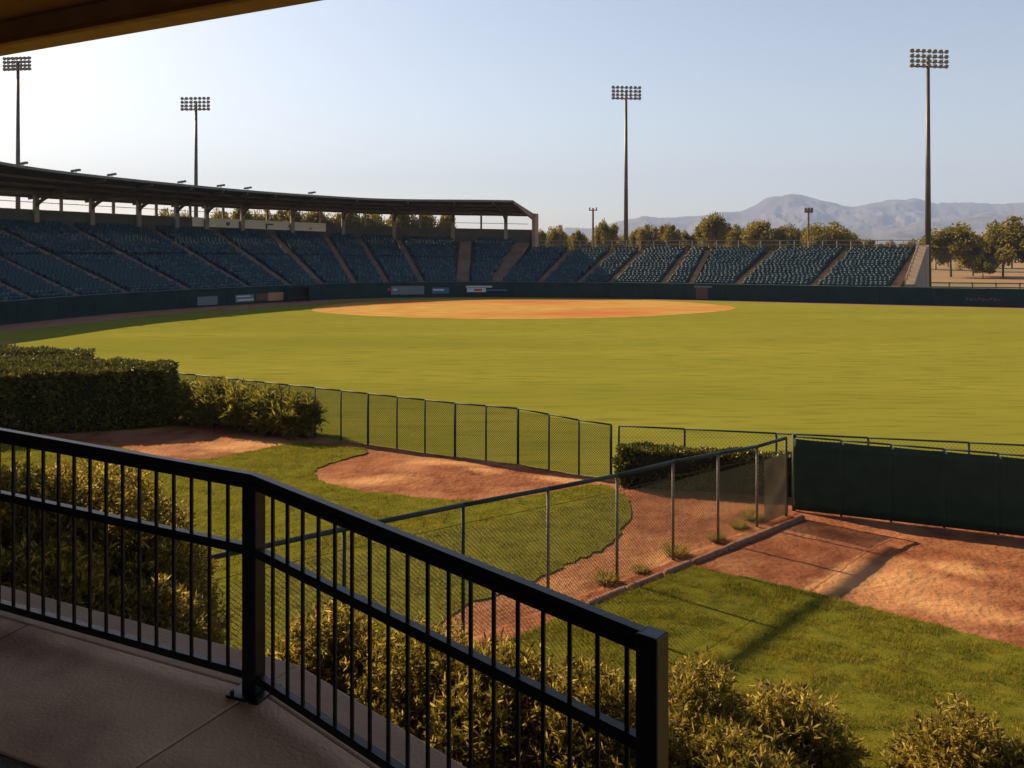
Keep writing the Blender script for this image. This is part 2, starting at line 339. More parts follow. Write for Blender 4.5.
struct(b.build('walkway', M['deck'], bevel=.006))
b = MB()
for d, nrm in ((dl,nl),(dr,nr)):
    poly = strip(d, nrm, 0, 7, .023, .30, corner(.023), c_o)
    if (poly[1][0]-poly[0][0])*(poly[2][1]-poly[1][1])-(poly[1][1]-poly[0][1])*(poly[2][0]-poly[1][0]) < 0: poly = poly[::-1]
    b.prism(poly, lz(.001), lambda x, y: 0.0)
tag(b.build('retaining_wall', M['ledge'], bevel=.012), 'concrete retaining wall with pale ledge edging the raised walkway', 'retaining wall')
poly = [tuple(Cp+dl*7+nl*inn), tuple(c_i), tuple(Cp+dr*7+nr*inn), (6,-6), (-12,-6)]
b = MB(); b.prism(poly[::-1] if True else poly, lz(-.008), lz(-.3)); struct(b.build('paved_road', M['asphalt']))
poly = [tuple(Cp+dl*7+nl*.02), tuple(c_m), tuple(Cp+dr*7+nr*.02), (6,-6), (-12,-6)]
b = MB(); b.prism(poly[::-1], lz(-.125), 0.0); struct(b.build('walkway_base', M['ledge']))

# ------------------------------------------------------------------ black railing
rail = empty('railing', (Cp.x,Cp.y,deck_z(Cp.x,Cp.y)), 'black steel railing with thin upright bars along the concrete walkway', 'railing')
RH = 1.05
def on(p, h): return Vector((p.x,p.y,deck_z(p.x,p.y)+h))
posts = [(Cp,.082),(Ep,.08),(Cp+dl*4.6,.082)]
for k, (p, wd) in enumerate(posts):
    rz = math.atan2(dl.y,dl.x) if k != 1 else math.atan2(dr.y,dr.x)
    b = MB(); top = RH-.012 if k != 1 else RH+.027
    b.box((p.x,p.y,deck_z(p.x,p.y)+top/2),(wd,wd,top),rz); po = b.build('post', M['rail'], rail, bevel=.006)
    b = MB(); b.box((p.x,p.y,deck_z(p.x,p.y)+.008),(.19,.19,.014),rz); bp_ = b.build('base_plate', M['rail'], po, bevel=.003)
    for sx in (-1,1):
        for sy in (-1,1):
            q = Vector((p.x,p.y)) + Vector((sx*.072*math.cos(rz)-sy*.072*math.sin(rz), sx*.072*math.sin(rz)+sy*.072*math.cos(rz)))
            b = MB(); b.tube((q.x,q.y,deck_z(p.x,p.y)+.012),(q.x,q.y,deck_z(p.x,p.y)+.032),.011,n=6); b.build('bolt', M['rail'], po)
for d, L in ((dl,6.5),(dr,(Ep-Cp).length)):
    e = Cp+d*L; b = MB(); b.beam(on(Cp+d*.0,RH+.008), on(e-(d*.03 if L < 5 else d*0),RH+.008), .062, .036, .012); b.build('top_rail', M['rail'], rail)
    b = MB(); b.beam(on(Cp+d*.05,RH-.03), on(e-d*.04,RH-.03), .042, .034, .004); b.build('under_rail', M['rail'], rail)
    for nm, h, wd, ht in (('mid_rail',.70,.045,.045),('bottom_rail',.085,.045,.04)):
        b = MB(); b.beam(on(Cp+d*.048,h), on(e-d*.04,h), wd, ht, .004); b.build(nm, M['rail'], rail)
bal = None; hb = RH-.045-.10
for d, L, sp in ((dl,6.4,.1135),(dr,(Ep-Cp).length-.08,.1165)):
    s = .048+sp*.95
    while s < L:
        p = Cp+d*s
        if bal is None:
            b = MB(); b.box((0,0,hb/2),(.0155,.0155,hb),math.atan2(d.y,d.x)); bal = b.build('baluster', M['rail'], None, bevel=.003); o = bal
        else: o = bal.copy(); COL.objects.link(o)
        o.parent = rail; o.location = on(p,.10)-rail.location; s += sp

# ------------------------------------------------------------------ concourse building over the camera
fd = Vector((-.883,.469)); fn = Vector((.469,.883)); f0 = Vector((-1.86,8.67))
def fp(t, n): p = f0 + fd*t + fn*n; return (p.x,p.y)
bld = empty('concourse_building', (*fp(0,-9),4.8), 'tan stucco concourse roof overhanging the upper left corner', 'building')
def fprism(t0,t1,n0,n1,zt,zb,name,m,bev=0.01):
    b = MB(); b.prism([fp(t0,n1),fp(t1,n1),fp(t1,n0),fp(t0,n0)], zt, zb); return b.build(name, m, bld, bevel=bev)
fprism(-12,26,-13,-.36,10.05,9.80,'roof_slab',M['soffit'])
fprism(-12,26,-.36,-.0,10.15,9.50,'edge_beam',M['stucco'],.02)
fprism(-12,26,-.44,-.363,9.56,9.50,'drip_edge',M['soffit'],.005)
fprism(-12,26,-13.3,-13,9.8,.0,'rear_wall',M['stucco'])  # unseen wall behind the camera, added to deepen the walkway's shade
fprism(26,26.3,-13,-.0,9.8,.0,'side_wall',M['stucco'])
for t in (-9,13,20): fprism(t-.2,t+.2,-.4,-.02,9.497,.0,'column',M['stucco'],.02)
mast = empty('shadow_mast', (-30.7,24,0), 'added unseen mast whose long horizontal boom casts the diagonal bullpen shadow', 'mast')  # unseen mast and boom, added to throw the diagonal shadow across the bullpen
b = MB(); b.tube((-30.7,24,0),(-30.7,24,20.4),.3,.2,12); b.build('pole', M['pole'], mast)
A_, B_ = Vector((3.5,13.8,0)), Vector((8.85,19.5,0)); up20 = S*(20/S.z)
b = MB(); b.beam(Vector((-30.7,24,20)), B_+up20, .15, .15); b.build('boom', M['pole'], mast)

# ------------------------------------------------------------------ chain-link fences
def chain(mb, p0, p1, z0, z1, pitch=.062, r=.0032):
    p0, p1 = Vector((p0[0],p0[1])), Vector((p1[0],p1[1])); L = (p1-p0).length; d = (p1-p0)/L; hgt = z1-z0
    def P(u, v): q = p0+d*u; return (q.x,q.y,z0+v)
    k = -hgt
    while k < L+hgt:
        for sg in (1,-1):
            a0, a1 = (k, 0), (k+sg*hgt, hgt)
            t0, t1 = 0., 1.
            for lo, hi, s_, e_ in ((0,L,a0[0],a1[0]),):
                if e_ != s_:
                    ta, tb = sorted(((lo-s_)/(e_-s_),(hi-s_)/(e_-s_))); t0, t1 = max(t0,ta), min(t1,tb)
            if t1-t0 > .01:
                f = lambda t: P(a0[0]+(a1[0]-a0[0])*t, hgt*t)
                mb.tube(f(t0), f(t1), r, n=3, cap=False)
        k += pitch*1.414
# far bullpen fence
zt_f = 1.80
fe = empty('chain_link_fence', (FENCE[0].x,FENCE[0].y,0), 'long dark chain link fence curving from the clipped hedge between bullpen and outfield', 'fence')
def along_fence(px):
    for a, c in zip(FENCE[:-1], FENCE[1:]):
        pa, pc = CX+a.x/a.y*F_PX, CX+c.x/c.y*F_PX
        if px <= pc+.5 or c is FENCE[-1]:
            k = (px-CX)/F_PX; e = c-a; t = (k*a.y-a.x)/(e.x-k*e.y); return a+e*t
pxs = [175,196,223,242,265,289,315,341,368,397,425,455,486,518,549,579,611]
fpts = [along_fence(x) for x in pxs]
hts = [zt_f-.0*(i>12) - (.18*max(0,(x-518)/94)) for i, x in enumerate(pxs)]
chm = MB()
for i, p in enumerate(fpts):
    b = MB(); thick = .04 if pxs[i] in (175,368,455,518,611) else .028
    b.tube((p.x,p.y,0),(p.x,p.y,hts[i]),thick,n=8); b.build('post', M['greenmetal'], fe, True)
    if i:
        q = fpts[i-1]; b = MB(); b.tube((q.x,q.y,hts[i-1]),(p.x,p.y,hts[i]),.026,n=8); b.build('top_rail', M['greenmetal'], fe, True)
        chain(chm, (q.x,q.y), (p.x,p.y), .04, min(hts[i],hts[i-1])-.02, .055, .0075)
chm.build('chain_mesh', M['wire'], fe)
# outer low fence continuing to the right
fo = empty('chain_link_fence', (OUT0.x,OUT0.y,0), 'low green chain link fence running to the right edge behind the dark windscreen', 'fence')
od = (OUT1-OUT0); chm = MB(); last = None
for i, u in enumerate([0.018,.19,.42,.64,.87,1.12,1.4,1.69]):
    p = OUT0+od*u; b = MB(); b.tube((p.x,p.y,0),(p.x,p.y,1.60),.034,n=8); b.build('post', M['greenmetal'], fo, True)
    if last is not None:
        b = MB(); b.tube((last.x,last.y,1.60),(p.x,p.y,1.60),.026,n=8); b.build('top_rail', M['greenmetal'], fo, True)
        chain(chm,(last.x,last.y),(p.x,p.y),.04,1.58,.08,.004)
    last = p
chm.build('chain_mesh', M['wire'], fo)
# diagonal fence dividing the two bullpens
dd = Vector((-.749,-.662,0)); D0 = Vector((7.38,22.2,0))
def dpt(px): k = (px-CX)/F_PX; s = (k*D0.y-D0.x)/(dd.x-k*dd.y); return D0+dd*s, s
dg = empty('chain_link_fence', (D0.x,D0.y,0), 'diagonal chain link fence with grey posts dividing the two bullpens', 'fence')
tops = {786:438,757:446.5,718:453.5,673:462,617:475.5,548:489,463:505,344:529,147:571}
dps = []
for px, ty in tops.items():
    p, s = dpt(px); zt = H-(ty-HY)*p.y/F_PX; dps.append((p, zt, px))
chm = MB()
for i, (p, zt, px) in enumerate(dps):
    z0 = gz(p.x,p.y)-.1; b = MB(); b.tube((p.x,p.y,z0),(p.x,p.y,zt-.03),.034 if px > 150 else .05,n=10)
    b.build('post', M['galv'] if 500 < px < 780 else M['greenmetal'], dg, True)
    if i:
        q, zq, _ = dps[i-1]; b = MB(); b.tube((q.x,q.y,zq),(p.x,p.y,zt),.042,n=10); b.build('top_rail', M['greenmetal'], dg, True)
        b = MB(); b.tube((q.x,q.y,zq-.33),(p.x,p.y,zt-.33),.006,n=5); b.build('tension_wire', M['wire'], dg)
        lo = min(gz(p.x,p.y), gz(q.x,q.y)); chain(chm,(q.x,q.y),(p.x,p.y),lo+.03,min(zq,zt)-.36,.058,.0046)
chm.build('chain_mesh', M['wire'], dg)
p1, p2 = dpt(787)[0], dpt(763)[0]; off = Vector((.02,-.03,0))
b = MB(); chain(b,(p1.x+.02,p1.y-.03),(p2.x+.02,p2.y-.03),.08,1.62,.030,.0062); b.build('torn_mesh_panel', M['screen2'], dg)
# windscreen fence
WS0 = Vector((7.45,22.28,0)); wsd = (Vector((12.2,20.25,0))-WS0).normalized()
def wpt(px): k = (px-CX)/F_PX; s = (k*WS0.y-WS0.x)/(wsd.x-k*wsd.y); return WS0+wsd*s
ws = empty('windscreen_fence', (WS0.x,WS0.y,0), 'tall fence covered in dark green windscreen fabric behind the right bullpen', 'fence')
wp = [wpt(x) for x in (793.5,841,891,944.5,998.5,1056,1120,1190)]; wn = Vector((wsd.y,-wsd.x,0)); wn = wn if wn.y < 0 else -wn
for i, p in enumerate(wp):
    pt = p-wn*.06; b = MB(); b.tube((pt.x,pt.y,0),(pt.x,pt.y,1.98 if i else 2.02),.028 if i else .045,n=10); b.build('post', M['greenmetal'], ws, True)
    if i:
        q = wp[i-1]; qt = q-wn*.06
        b = MB(); b.tube((qt.x,qt.y,1.965),(pt.x,pt.y,1.965),.024,n=8); b.build('top_rail', M['greenmetal'], ws, True)
        b = MB(); b.tube((qt.x,qt.y,.12),(pt.x,pt.y,.12),.016,n=6); b.build('bottom_rail', M['greenmetal'], ws, True)
        b = MB(); nu, nv = 14, 8; vs = []
        for j in range(nv+1):
            for k in range(nu+1):
                u, v = k/nu, j/nv; c = q.lerp(p,u); sag = .012*math.sin(math.pi*u)*v
                w_ = .008*math.sin(u*17+i*3)*math.sin(v*3+.5)+.003*math.sin(v*9+i)
                c = c + wn*(abs(w_)*.6*math.sin(math.pi*u)+.002); vs.append((c.x,c.y,.06+v*(1.86-sag)))
        b.add(vs,[(j*(nu+1)+k,j*(nu+1)+k+1,(j+1)*(nu+1)+k+1,(j+1)*(nu+1)+k) for j in range(nv) for k in range(nu)])
        o = b.build('windscreen_panel', M['screen'], ws, True); sm = o.modifiers.new('s','SOLIDIFY'); sm.thickness = .006
# kerb logs along the diagonal fence
kp = Vector((.30,-.30,0))
kk = 0; s = .35
KL = ['nearest the fence corner','beside the second grey post','between second and third grey posts','beside the third grey post','between third and fourth grey posts','beside the fourth grey post','half hidden behind the black railing']
while s < 8.2 and kk < 7:
    L = (1.0,1.25,1.1,1.3,1.0,1.2,1.1)[kk]; a, c = D0+dd*s+kp, D0+dd*(s+L-.03)+kp
    b = MB(); m_ = 7; rr = .075+.02*random.random()
    for j in range(m_):
        t0, t1 = j/m_, (j+1)/m_; w0 = .03*math.sin(j*2.3+kk); w1 = .03*math.sin((j+1)*2.3+kk)
        b.tube(a.lerp(c,t0)+Vector((w0,w0,.045)), a.lerp(c,t1)+Vector((w1,w1,.045)), rr*(1-.12*(j == 0)), rr*(1-.12*(j == m_-1)), 9, cap=(j in (0,m_-1)))
    tag(b.build('edging_log', M['kerb'], None, True), 'reddish edging log under the diagonal fence, '+KL[kk], 'edging log', 'edging logs under the diagonal fence'); s += L; kk += 1

# ------------------------------------------------------------------ plants
def shrub_mesh(seed, rx, rz, dens=430, per=14, lf=(.05,.085), lw=.016, up=.35, twig=.14, mx_=5200):
    global RNG; RNG = np.random.default_rng(seed)
    area = 4*math.pi*(((rx*rx)**1.6+2*(rx*rz)**1.6)/3)**(1/1.6); tips = int(min(mx_, max(300, area*dens)))
    d = rvec(tips*2); d = d[d[:,2] > -.9][:tips]; n = len(d)
    bump_ = rvec(18); bump_[:,2] = np.abs(bump_[:,2])*.8; amp = RNG.uniform(.05,.28,18)
    r = .72+sum(amp[k]*np.exp(-((1-d@bump_[k])/.05)) for k in range(18))
    inner = RNG.random(n) < .35; r = r*np.where(inner, RNG.uniform(.5,.9,n), RNG.uniform(.86,1.12,n))
    base = d*r[:,None]*np.array([rx,rx,rz])
    td = d*.7+np.array([0,0,up])+RNG.normal(0,.3,(n,3)); td /= np.linalg.norm(td,axis=1,keepdims=True)
    t = RNG.random((n,per))**.5; C = base[:,None,:]+td[:,None,:]*(t*twig*RNG.uniform(.6,1.7,(n,1)))[:,:,None]
    pv_ = rvec(n*per).reshape(n,per,3); ld = td[:,None,:]*(.15+.55*t[:,:,None])+pv_*.85
    L = RNG.uniform(lf[0],lf[1],(n,per))
    return leaf_quads(C.reshape(-1,3), ld.reshape(-1,3), L.ravel(), lw*RNG.uniform(.8,1.3,n*per))
def stems(seed, rx, rz, k=9, r=.022):
    rd = random.Random(seed); b = MB()
    for i in range(k):
        a = rd.uniform(0,6.28); e = rd.uniform(.3,.8); p0 = Vector((.1*math.cos(a)*rx,.1*math.sin(a)*rx,-rz)); p1 = Vector((e*.6*math.cos(a)*rx,e*.6*math.sin(a)*rx,-.1*rz)); p2 = Vector((e*math.cos(a)*rx,e*math.sin(a)*rx,rd.uniform(.3,.6)*rz))
        b.tube(p0,p1,r,r*.7,6); b.tube(p1,p2,r*.7,r*.25,6)
    return b
USED = set(); NSH = [0]
def place(kind, px, top, d, rx, rz, label, group=None):    # crown top seen at (px, top) at distance d; rx horizontal radius
    zt = H-(top-HY)*d/F_PX; x = (px-CX)*d/F_PX; z0 = gz(x,d)-.05; hh = max(.45,(zt-z0)/2.02); NSH[0] += 1; sd = 40+NSH[0]*7
    root = empty('shrub', (x,d,z0), label, 'shrub', group)
    V = shrub_mesh(sd, rx, hh, **KINDS_[kind]); f = quads('foliage', V, 4, M['spikeleaf' if kind == 'spike' else 'leaf']); st = stems(sd, rx, hh).build('stem', M['bark'], None, True)
    for o in (f, st): o.parent = root; o.matrix_parent_inverse = Matrix.Identity(4); o.location = (0,0,hh)
KINDS_ = {'a': dict(), 'b': dict(lf=(.055,.095), lw=.017, up=.45), 'c': dict(lf=(.045,.075), lw=.015, up=.25), 'spike': dict(dens=75, per=17, lf=(.16,.36), lw=.042, up=.8, twig=.4)}
place('b', 90, 438, 8.4, 1.2, .4, 'big dark shrub behind the left railing, tallest in the bed')
place('a', 0, 446, 8.1, 1.25, 2.0, 'dark shrub cut by the left picture edge behind the railing')
place('c', 128, 500, 8.0, .78, 1.0, 'rounded shrub with golden tips left of the fence end post')
place('b', 30, 540, 6.9, .8, 3.2, 'low shaded shrub tight against the ledge below the left railing')
place('a', 140, 575, 7.1, .62, 3.9, 'low shaded shrub in front of the fence end post')
place('a', 330, 597, 7.0, .62, 5.0, 'golden lit shrub right of the corner railing post')
place('c', 420, 612, 6.6, .68, 1.7, 'golden brown shrub seen through middle of the right railing')
place('b', 500, 640, 6.2, .66, .3, 'shaded shrub seen through the lower bars of the right railing')
place('a', 590, 650, 5.9, .62, 2.7, 'shrub behind the end bay of the right railing')
place('c', 695, 640, 6.4, .56, 4.1, 'upright shrub with golden tips just right of the railing end post')
place('b', 785, 664, 6.6, .66, 5.5, 'rounded shrub with golden tips standing before the small lawn')
place('a', 735, 720, 5.6, .55, .9, 'low dark shrub at the bottom edge beside the railing end')
place('a', 970, 678, 6.2, .52, 3.3, 'loose shrub with pale tips in the bottom right corner')
place('c', 1045, 712, 6.0, .5, 1.1, 'leafy shrub cut by the right edge in the bottom corner')
for k, (px, top, d, rx, lab) in enumerate(((190,394,33.4,.72,'dark green spiky shrub on the fence beside the hedge'),(216,390,32.9,.75,'second spiky shrub along the fence, taller and golden'),(244,394,32.3,.72,'middle golden spiky shrub in the row along the fence'),
      (271,399,31.7,.72,'fourth spiky shrub along the fence, yellow leaved'),(297,405,31.1,.68,'last spiky shrub of the fence row, nearest the bullpen mound'))):
    place('spike', px, top, d, rx, k*1.3, lab, group='spiky shrubs along the fence')
# hedges
def hedge(name, poly, z0, z1, n, lf, lw, label, m=M['hedgeleaf'], top_only=False):
    P = [Vector((p[0],p[1])) for p in poly]; root = empty(name, (P[0].x,P[0].y,z0), label, 'hedge')
    c = sum(P, Vector((0,0)))/len(P); b = MB(); inner = []
    for p in P: v = (c-p); inner.append(p+v.normalized()*.22)
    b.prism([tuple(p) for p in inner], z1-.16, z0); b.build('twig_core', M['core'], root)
    Cs, Ds = [], []; per = [(P[i],P[(i+1)%len(P)]) for i in range(len(P))]
    area = sum((a-e).length for a, e in per)*(z1-z0); tri = [(P[0],P[i],P[i+1]) for i in range(1,len(P)-1)]
    ta = sum(abs((q-p).cross(r-p))/2 for p, q, r in tri)
    for a, e in per:
        k = int(n*(a-e).length*(z1-z0)/(area+ta)); u, v = RNG.random(k), RNG.random(k); dv = (e-a).normalized(); nv = np.array([dv.y,-dv.x,0])
        if Vector((nv[0],nv[1])).dot((a+e)/2-c) < 0: nv = -nv
        B = np.stack([a.x+(e.x-a.x)*u, a.y+(e.y-a.y)*u, z0+(z1-z0)*v],1); lump = (fbm(u*(a-e).length*1.4, v*3, 3, 5)-.5)*.55
        B += nv*(lump-np.abs(RNG.normal(0,.09,k)))[:,None]; Cs.append(B); Ds.append(RNG.normal(0,.6,(k,3))+nv*.7+np.array([0,0,.3]))
    for p, q, r in tri:
        k = int(n*abs((q-p).cross(r-p))/2/(area+ta)*1.3); u, v = RNG.random(k), RNG.random(k); fl = u+v > 1; u[fl], v[fl] = 1-u[fl], 1-v[fl]
        x, y = p.x+(q.x-p.x)*u+(r.x-p.x)*v, p.y+(q.y-p.y)*u+(r.y-p.y)*v
        B = np.stack([x,y,z1+(fbm(x*1.5,y*1.5,3,6)-.5)*.34-np.abs(RNG.normal(0,.07,k))],1); Cs.append(B); Ds.append(RNG.normal(0,.55,(k,3))+np.array([0,0,.8]))
    C = np.concatenate(Cs); D = np.concatenate(Ds)
    quads('foliage', leaf_quads(C, D, RNG.uniform(lf*.7,lf*1.3,len(C)), lw), 4, m, root)
    return root
a, c = G(164,428), G(-60,440)
hedge('clipped_hedge', [(a.x,a.y),(a.x-.2,a.y+1.8),(-19.5,36.2),(-26,37.2),(c.x,c.y)], 0, 2.22, 60000, .15, .085, 'large clipped dark hedge with sunlit top beside the left bullpen')
hedge('clipped_hedge', [(-22.5,38.9),(-19.6,38.2),(-19.4,39.6),(-23,41),(-30,43),(-30,40)], 0, 2.05, 20000, .15, .085, 'second clipped hedge peeking over the large one at far left')
fi = (OUT1-OUT0).normalized(); fnn = Vector((fi.y,-fi.x,0)); fnn = fnn if fnn.y < 0 else -fnn
q0, q1 = OUT0+fi*.25+fnn*.12, OUT0+fi*6.2+fnn*.12
hedge('low_hedge', [tuple(q0.xy),tuple(q1.xy),tuple((q1+fnn*.7).xy),tuple((q0+fnn*.7).xy)], 0, 1.10, 16000, .10, .06, 'low dark hedge against the outer fence beyond the diagonal fence')
bp0, bp1 = Vector((-36,50,1.12)), Vector(((15-CX)*51/F_PX,51,1.12)); br = empty('pipe_barrier', (bp1.x,bp1.y,0), 'pale pipe barrier end showing above the hedges at far left', 'barrier')
b = MB(); b.tube(bp0,bp1,.05,n=8); b.build('rail', M['galv'], br, True)
for t in (0,.5,1):
    q = bp0.lerp(bp1,t); b = MB(); b.tube((q.x,q.y,0),(q.x,q.y,1.1),.045,n=8); b.build('post', M['galv'], br, True)
# dry tufts and weeds along the diagonal fence
TL = ['dry grass tuft at the foot of the grey post nearest the railing','dry grass tuft beside the second edging log','brown weed clump between two grey posts of the diagonal fence','golden dry weed near the far fence corner','small dry tuft behind the edging logs','pale dry grass at the foot of the far grey post']
for k, (px, py, r_, h_) in enumerate(((606,583,.28,.3),(640,572,.3,.16),(676,556,.3,.35),(752,520,.35,.32),(716,541,.25,.25),(738,528,.3,.22))):
    g = G(px,py); n = 420; a = RNG.uniform(0,6.28,n); rr = r_*np.sqrt(RNG.random(n)); C = np.stack([g.x+rr*np.cos(a)*.5,g.y+rr*np.sin(a)*.5,np.full(n,.02)],1)
    D = np.stack([np.cos(a)*.7,np.sin(a)*.7,np.full(n,.8)],1)+RNG.normal(0,.3,(n,3)); D[:,2] = np.abs(D[:,2])
    tag(quads('grass_tuft', leaf_quads(C,D,RNG.uniform(.5,1.1,n)*h_,.012), 4, M['drygrass']), TL[k], 'grass tuft', 'dry tufts along the diagonal fence')

# ------------------------------------------------------------------ trees
def tree_mesh(seed, n=8000, clumps=46, lf=.5):
    global RNG; RNG = np.random.default_rng(seed)
    d = rvec(clumps*2); d = d[d[:,2] > -.55][:clumps]; r = RNG.uniform(.45,.95,len(d)); cc = d*r[:,None]; cc[:,2] = cc[:,2]*.85+.05
    k = RNG.integers(0,len(cc),n); rad = RNG.uniform(.18,.36,len(cc))[k]
    C = cc[k]+rvec(n)*(rad*RNG.random(n)**.4)[:,None]; return leaf_quads(C, rvec(n)+np.array([0,0,.2]), RNG.uniform(.07,.14,n), RNG.uniform(.05,.09,n)), cc
def trunk_mesh(seed, cc):
    rd = random.Random(seed); b = MB(); b.tube((0,0,-2.0),(0.03,0,-.7),.085,.06,8); b.tube((.03,0,-.7),(0,.03,.1),.06,.03,7)
    for i in range(0,len(cc),3): b.tube((.02,.01,-.75+rd.random()*.4), tuple(cc[i]*.85), .03,.008,5)
    return b
TP = []
for sd in (101,102,103,104):
    V, cc = tree_mesh(sd); TP.append((quads('crown', V, 4, M['treeleaf']), trunk_mesh(sd,cc).build('trunk', M['bark'], None, True)))
def tree(k, px, top, wpx, d, label, group, trunk=.30, cat='tree', base=0.0):
    f, t = TP[k%4]; x = (px-CX)*d/F_PX; zt = H-(top-HY)*d/F_PX; rx = wpx*.58*d/F_PX; tot = zt-base; hz = tot*(1-trunk)/1.75
    root = empty('tree', (x,d,base), label, cat, group); root.rotation_euler.z = k*1.7+px
    zc = zt-hz*.92
    for src, nm in ((f,'c'),(t,'t')):
        if id(src) in USED: o = src.copy(); COL.objects.link(o)
        else: o = src; USED.add(id(src))
        o.parent = root; o.matrix_parent_inverse = Matrix.Identity(4)
        if nm == 'c': o.scale = (rx,rx,hz); o.location = (0,0,zc)
        else: s_ = zc/2.0; o.scale = (min(rx,s_),min(rx,s_),s_); o.location = (0,0,zc)
ORD = ['first','second','third','fourth','fifth','sixth','seventh','eighth','ninth','tenth','eleventh','twelfth','thirteenth','fourteenth','fifteenth','sixteenth','seventeenth','eighteenth','nineteenth','twentieth']
back = [(541,231,16,235),(558,226,20,225),(577,231,16,230),(606,221,23,215),(637,229,18,235),(650,225,22,228),(669,225,22,224),(687,231,20,238),(712,215,31,205),(738,226,28,230),(762,222,38,222),(788,225,30,240),(806,229,24,236),(827,223,42,220),(848,232,26,245)]
for i, (px, top, wp_, d) in enumerate(back):
    tree(i, px, top, wp_, d, ORD[i]+' tree from the left in the row above the open bleachers', 'trees behind the bleachers', .34 if wp_ < 24 or px == 712 else .2)
low = [(552,236,34),(590,237,30),(622,236,30),(660,238,34),(700,237,40),(732,236,36),(775,236,44),(815,237,40),(868,240,26),(893,241,22),(910,241,18),(545,235,30),(570,236,34),(640,236,34),(680,237,34),(718,235,38),(752,233,40),(795,234,44),(840,236,36)]
for i, (px, top, wp_) in enumerate(sorted(low)):
    tree(i+2, px, top, wp_, 250, ORD[i]+' low golden bush from the left behind the bleacher railing', 'low bushes behind the bleachers', .08, 'bush')
gap = [(165,210,30),(186,214,22),(222,209,26),(243,207,26),(263,210,26),(288,206,34),(315,208,30),(347,207,34),(374,209,30),(400,208,30),(425,211,26),(446,213,22)]
for i, (px, top, wp_) in enumerate(gap):
    tree(i+1, px, top, wp_, 190, ORD[i]+' tree from the left in the gap under the grandstand roof', 'trees seen under the grandstand roof', .2)
for i, (px, top, wp_, d, tr, lab) in enumerate(((951,226,52,186,.15,'broad oak like tree just right of the tall floodlight pole'),(973,243,26,192,.05,'dark round tree tucked beside the broad tree'),(986,236,34,225,.05,'hazy middle tree between the two big right trees'),(983,255,24,180,.03,'small bushy tree low between the two big trees'),
        (1003,225,44,190,.05,'tall golden tree near the right edge, left of the largest'),(1026,218,62,186,.05,'largest golden tree cut by the right edge'),(965,233,34,262,.03,'far tree filling the gap between the broad tree and the hazy one'),(1012,230,38,258,.03,'far tree behind the largest golden tree'),(948,238,26,270,.03,'far tree just behind the broad tree trunk'),(936,238,24,240,.03,'distant tree half hidden by the bleacher end wall'))):
    if px < 1050: tree(i, px, top, wp_, d, lab, 'trees on the dry ground at right', tr)

# ------------------------------------------------------------------ grandstand
CT = [((-51.8,55),(-74.4,63.2),10.3),((-44.8,74.4),(-67.4,82.6),10.2),((-39.6,88.8),(-61.7,98.4),10.0),((-28.5,104.2),(-46,121),9.5),((-20.5,111),(-29.6,133),8.9),((-12,113.5),(-18.6,135.5),8.45),((-2.4,114.2),(2.5,135.5),8.0)]
def spl(arr, u):
    n = len(arr); i = min(n-2, max(0,int(math.floor(u)))); t = u-i; g = lambda k: arr[max(0,min(n-1,k))]
    a, b_, c, d = g(i-1), g(i), g(i+1), g(i+2); return 0.5*((2*b_)+(c-a)*t+(2*a-5*b_+4*c-d)*t*t+(3*b_-a-3*c+d)*t**3)
Fa = [Vector((*c[0],0)) for c in CT]; Ta = [Vector((*c[1],0)) for c in CT]; Za = [c[2] for c in CT]
def gp(u, v, extra=0.0):                  # v: 0 front .. 1 top row
    f, t = spl(Fa,u), spl(Ta,u); e = (t-f); p = f+e*(v+extra/e.length)+e.normalized()*.6*(1-v); return p
def gzt(u): return spl(Za,u)-.7
Z0 = 1.6; N = 29; CROSS = 14
gs = empty('grandstand', (-30,115,0), 'long curved grandstand with dark roof and blue seats behind the infield', 'grandstand')
us = [i*6/150 for i in range(151)]
b = MB()
for r_ in range(N):
    v0, v1 = r_/N, (r_+1)/N; o = len(b.v); vs = []
    for u in us:
        zz = Z0+(gzt(u)-Z0)*(r_/(N-1)); zp = Z0+(gzt(u)-Z0)*(max(0,r_-1)/(N-1)) if r_ else 0
        p0, p1 = gp(u,v0), gp(u,v1); vs += [(p0.x,p0.y,zp),(p0.x,p0.y,zz),(p1.x,p1.y,zz)]
    b.add(vs, [f for i in range(len(us)-1) for f in ((3*i,3*i+3,3*i+4,3*i+1),(3*i+1,3*i+4,3*i+5,3*i+2))])
b.build('seating_tier', M['tier'], gs)
AIS = [5.93,5.5,5.02,4.5,4.02,3.55,3.15,2.78,2.4,2.02,1.64,1.26,.88,.5]
def stairs(parent, P, zf, n, name, wd=1.25):
    b = MB()
    for k in range(n*2):
        v0, v1 = k/(n*2), (k+1)/(n*2); p0, p1 = P(v0), P(v1); d = (p1-p0).normalized(); s_ = Vector((d.y,-d.x,0))*wd/2; zz = zf(v1)+.06
        b.prism([tuple((p0-s_).xy),tuple((p0+s_).xy),tuple((p1+s_).xy),tuple((p1-s_).xy)][::-1], zz, zz-.6)
    return b.build(name, M['aisle'], parent)
for a_ in AIS: stairs(gs, lambda v: gp(a_,v), lambda v: Z0+(gzt(a_)-Z0)*min(1,v*N/(N-1)), N, 'aisle_stairs', 1.8 if a_ == 5.5 else (2.3 if a_ == 5.93 else .8))
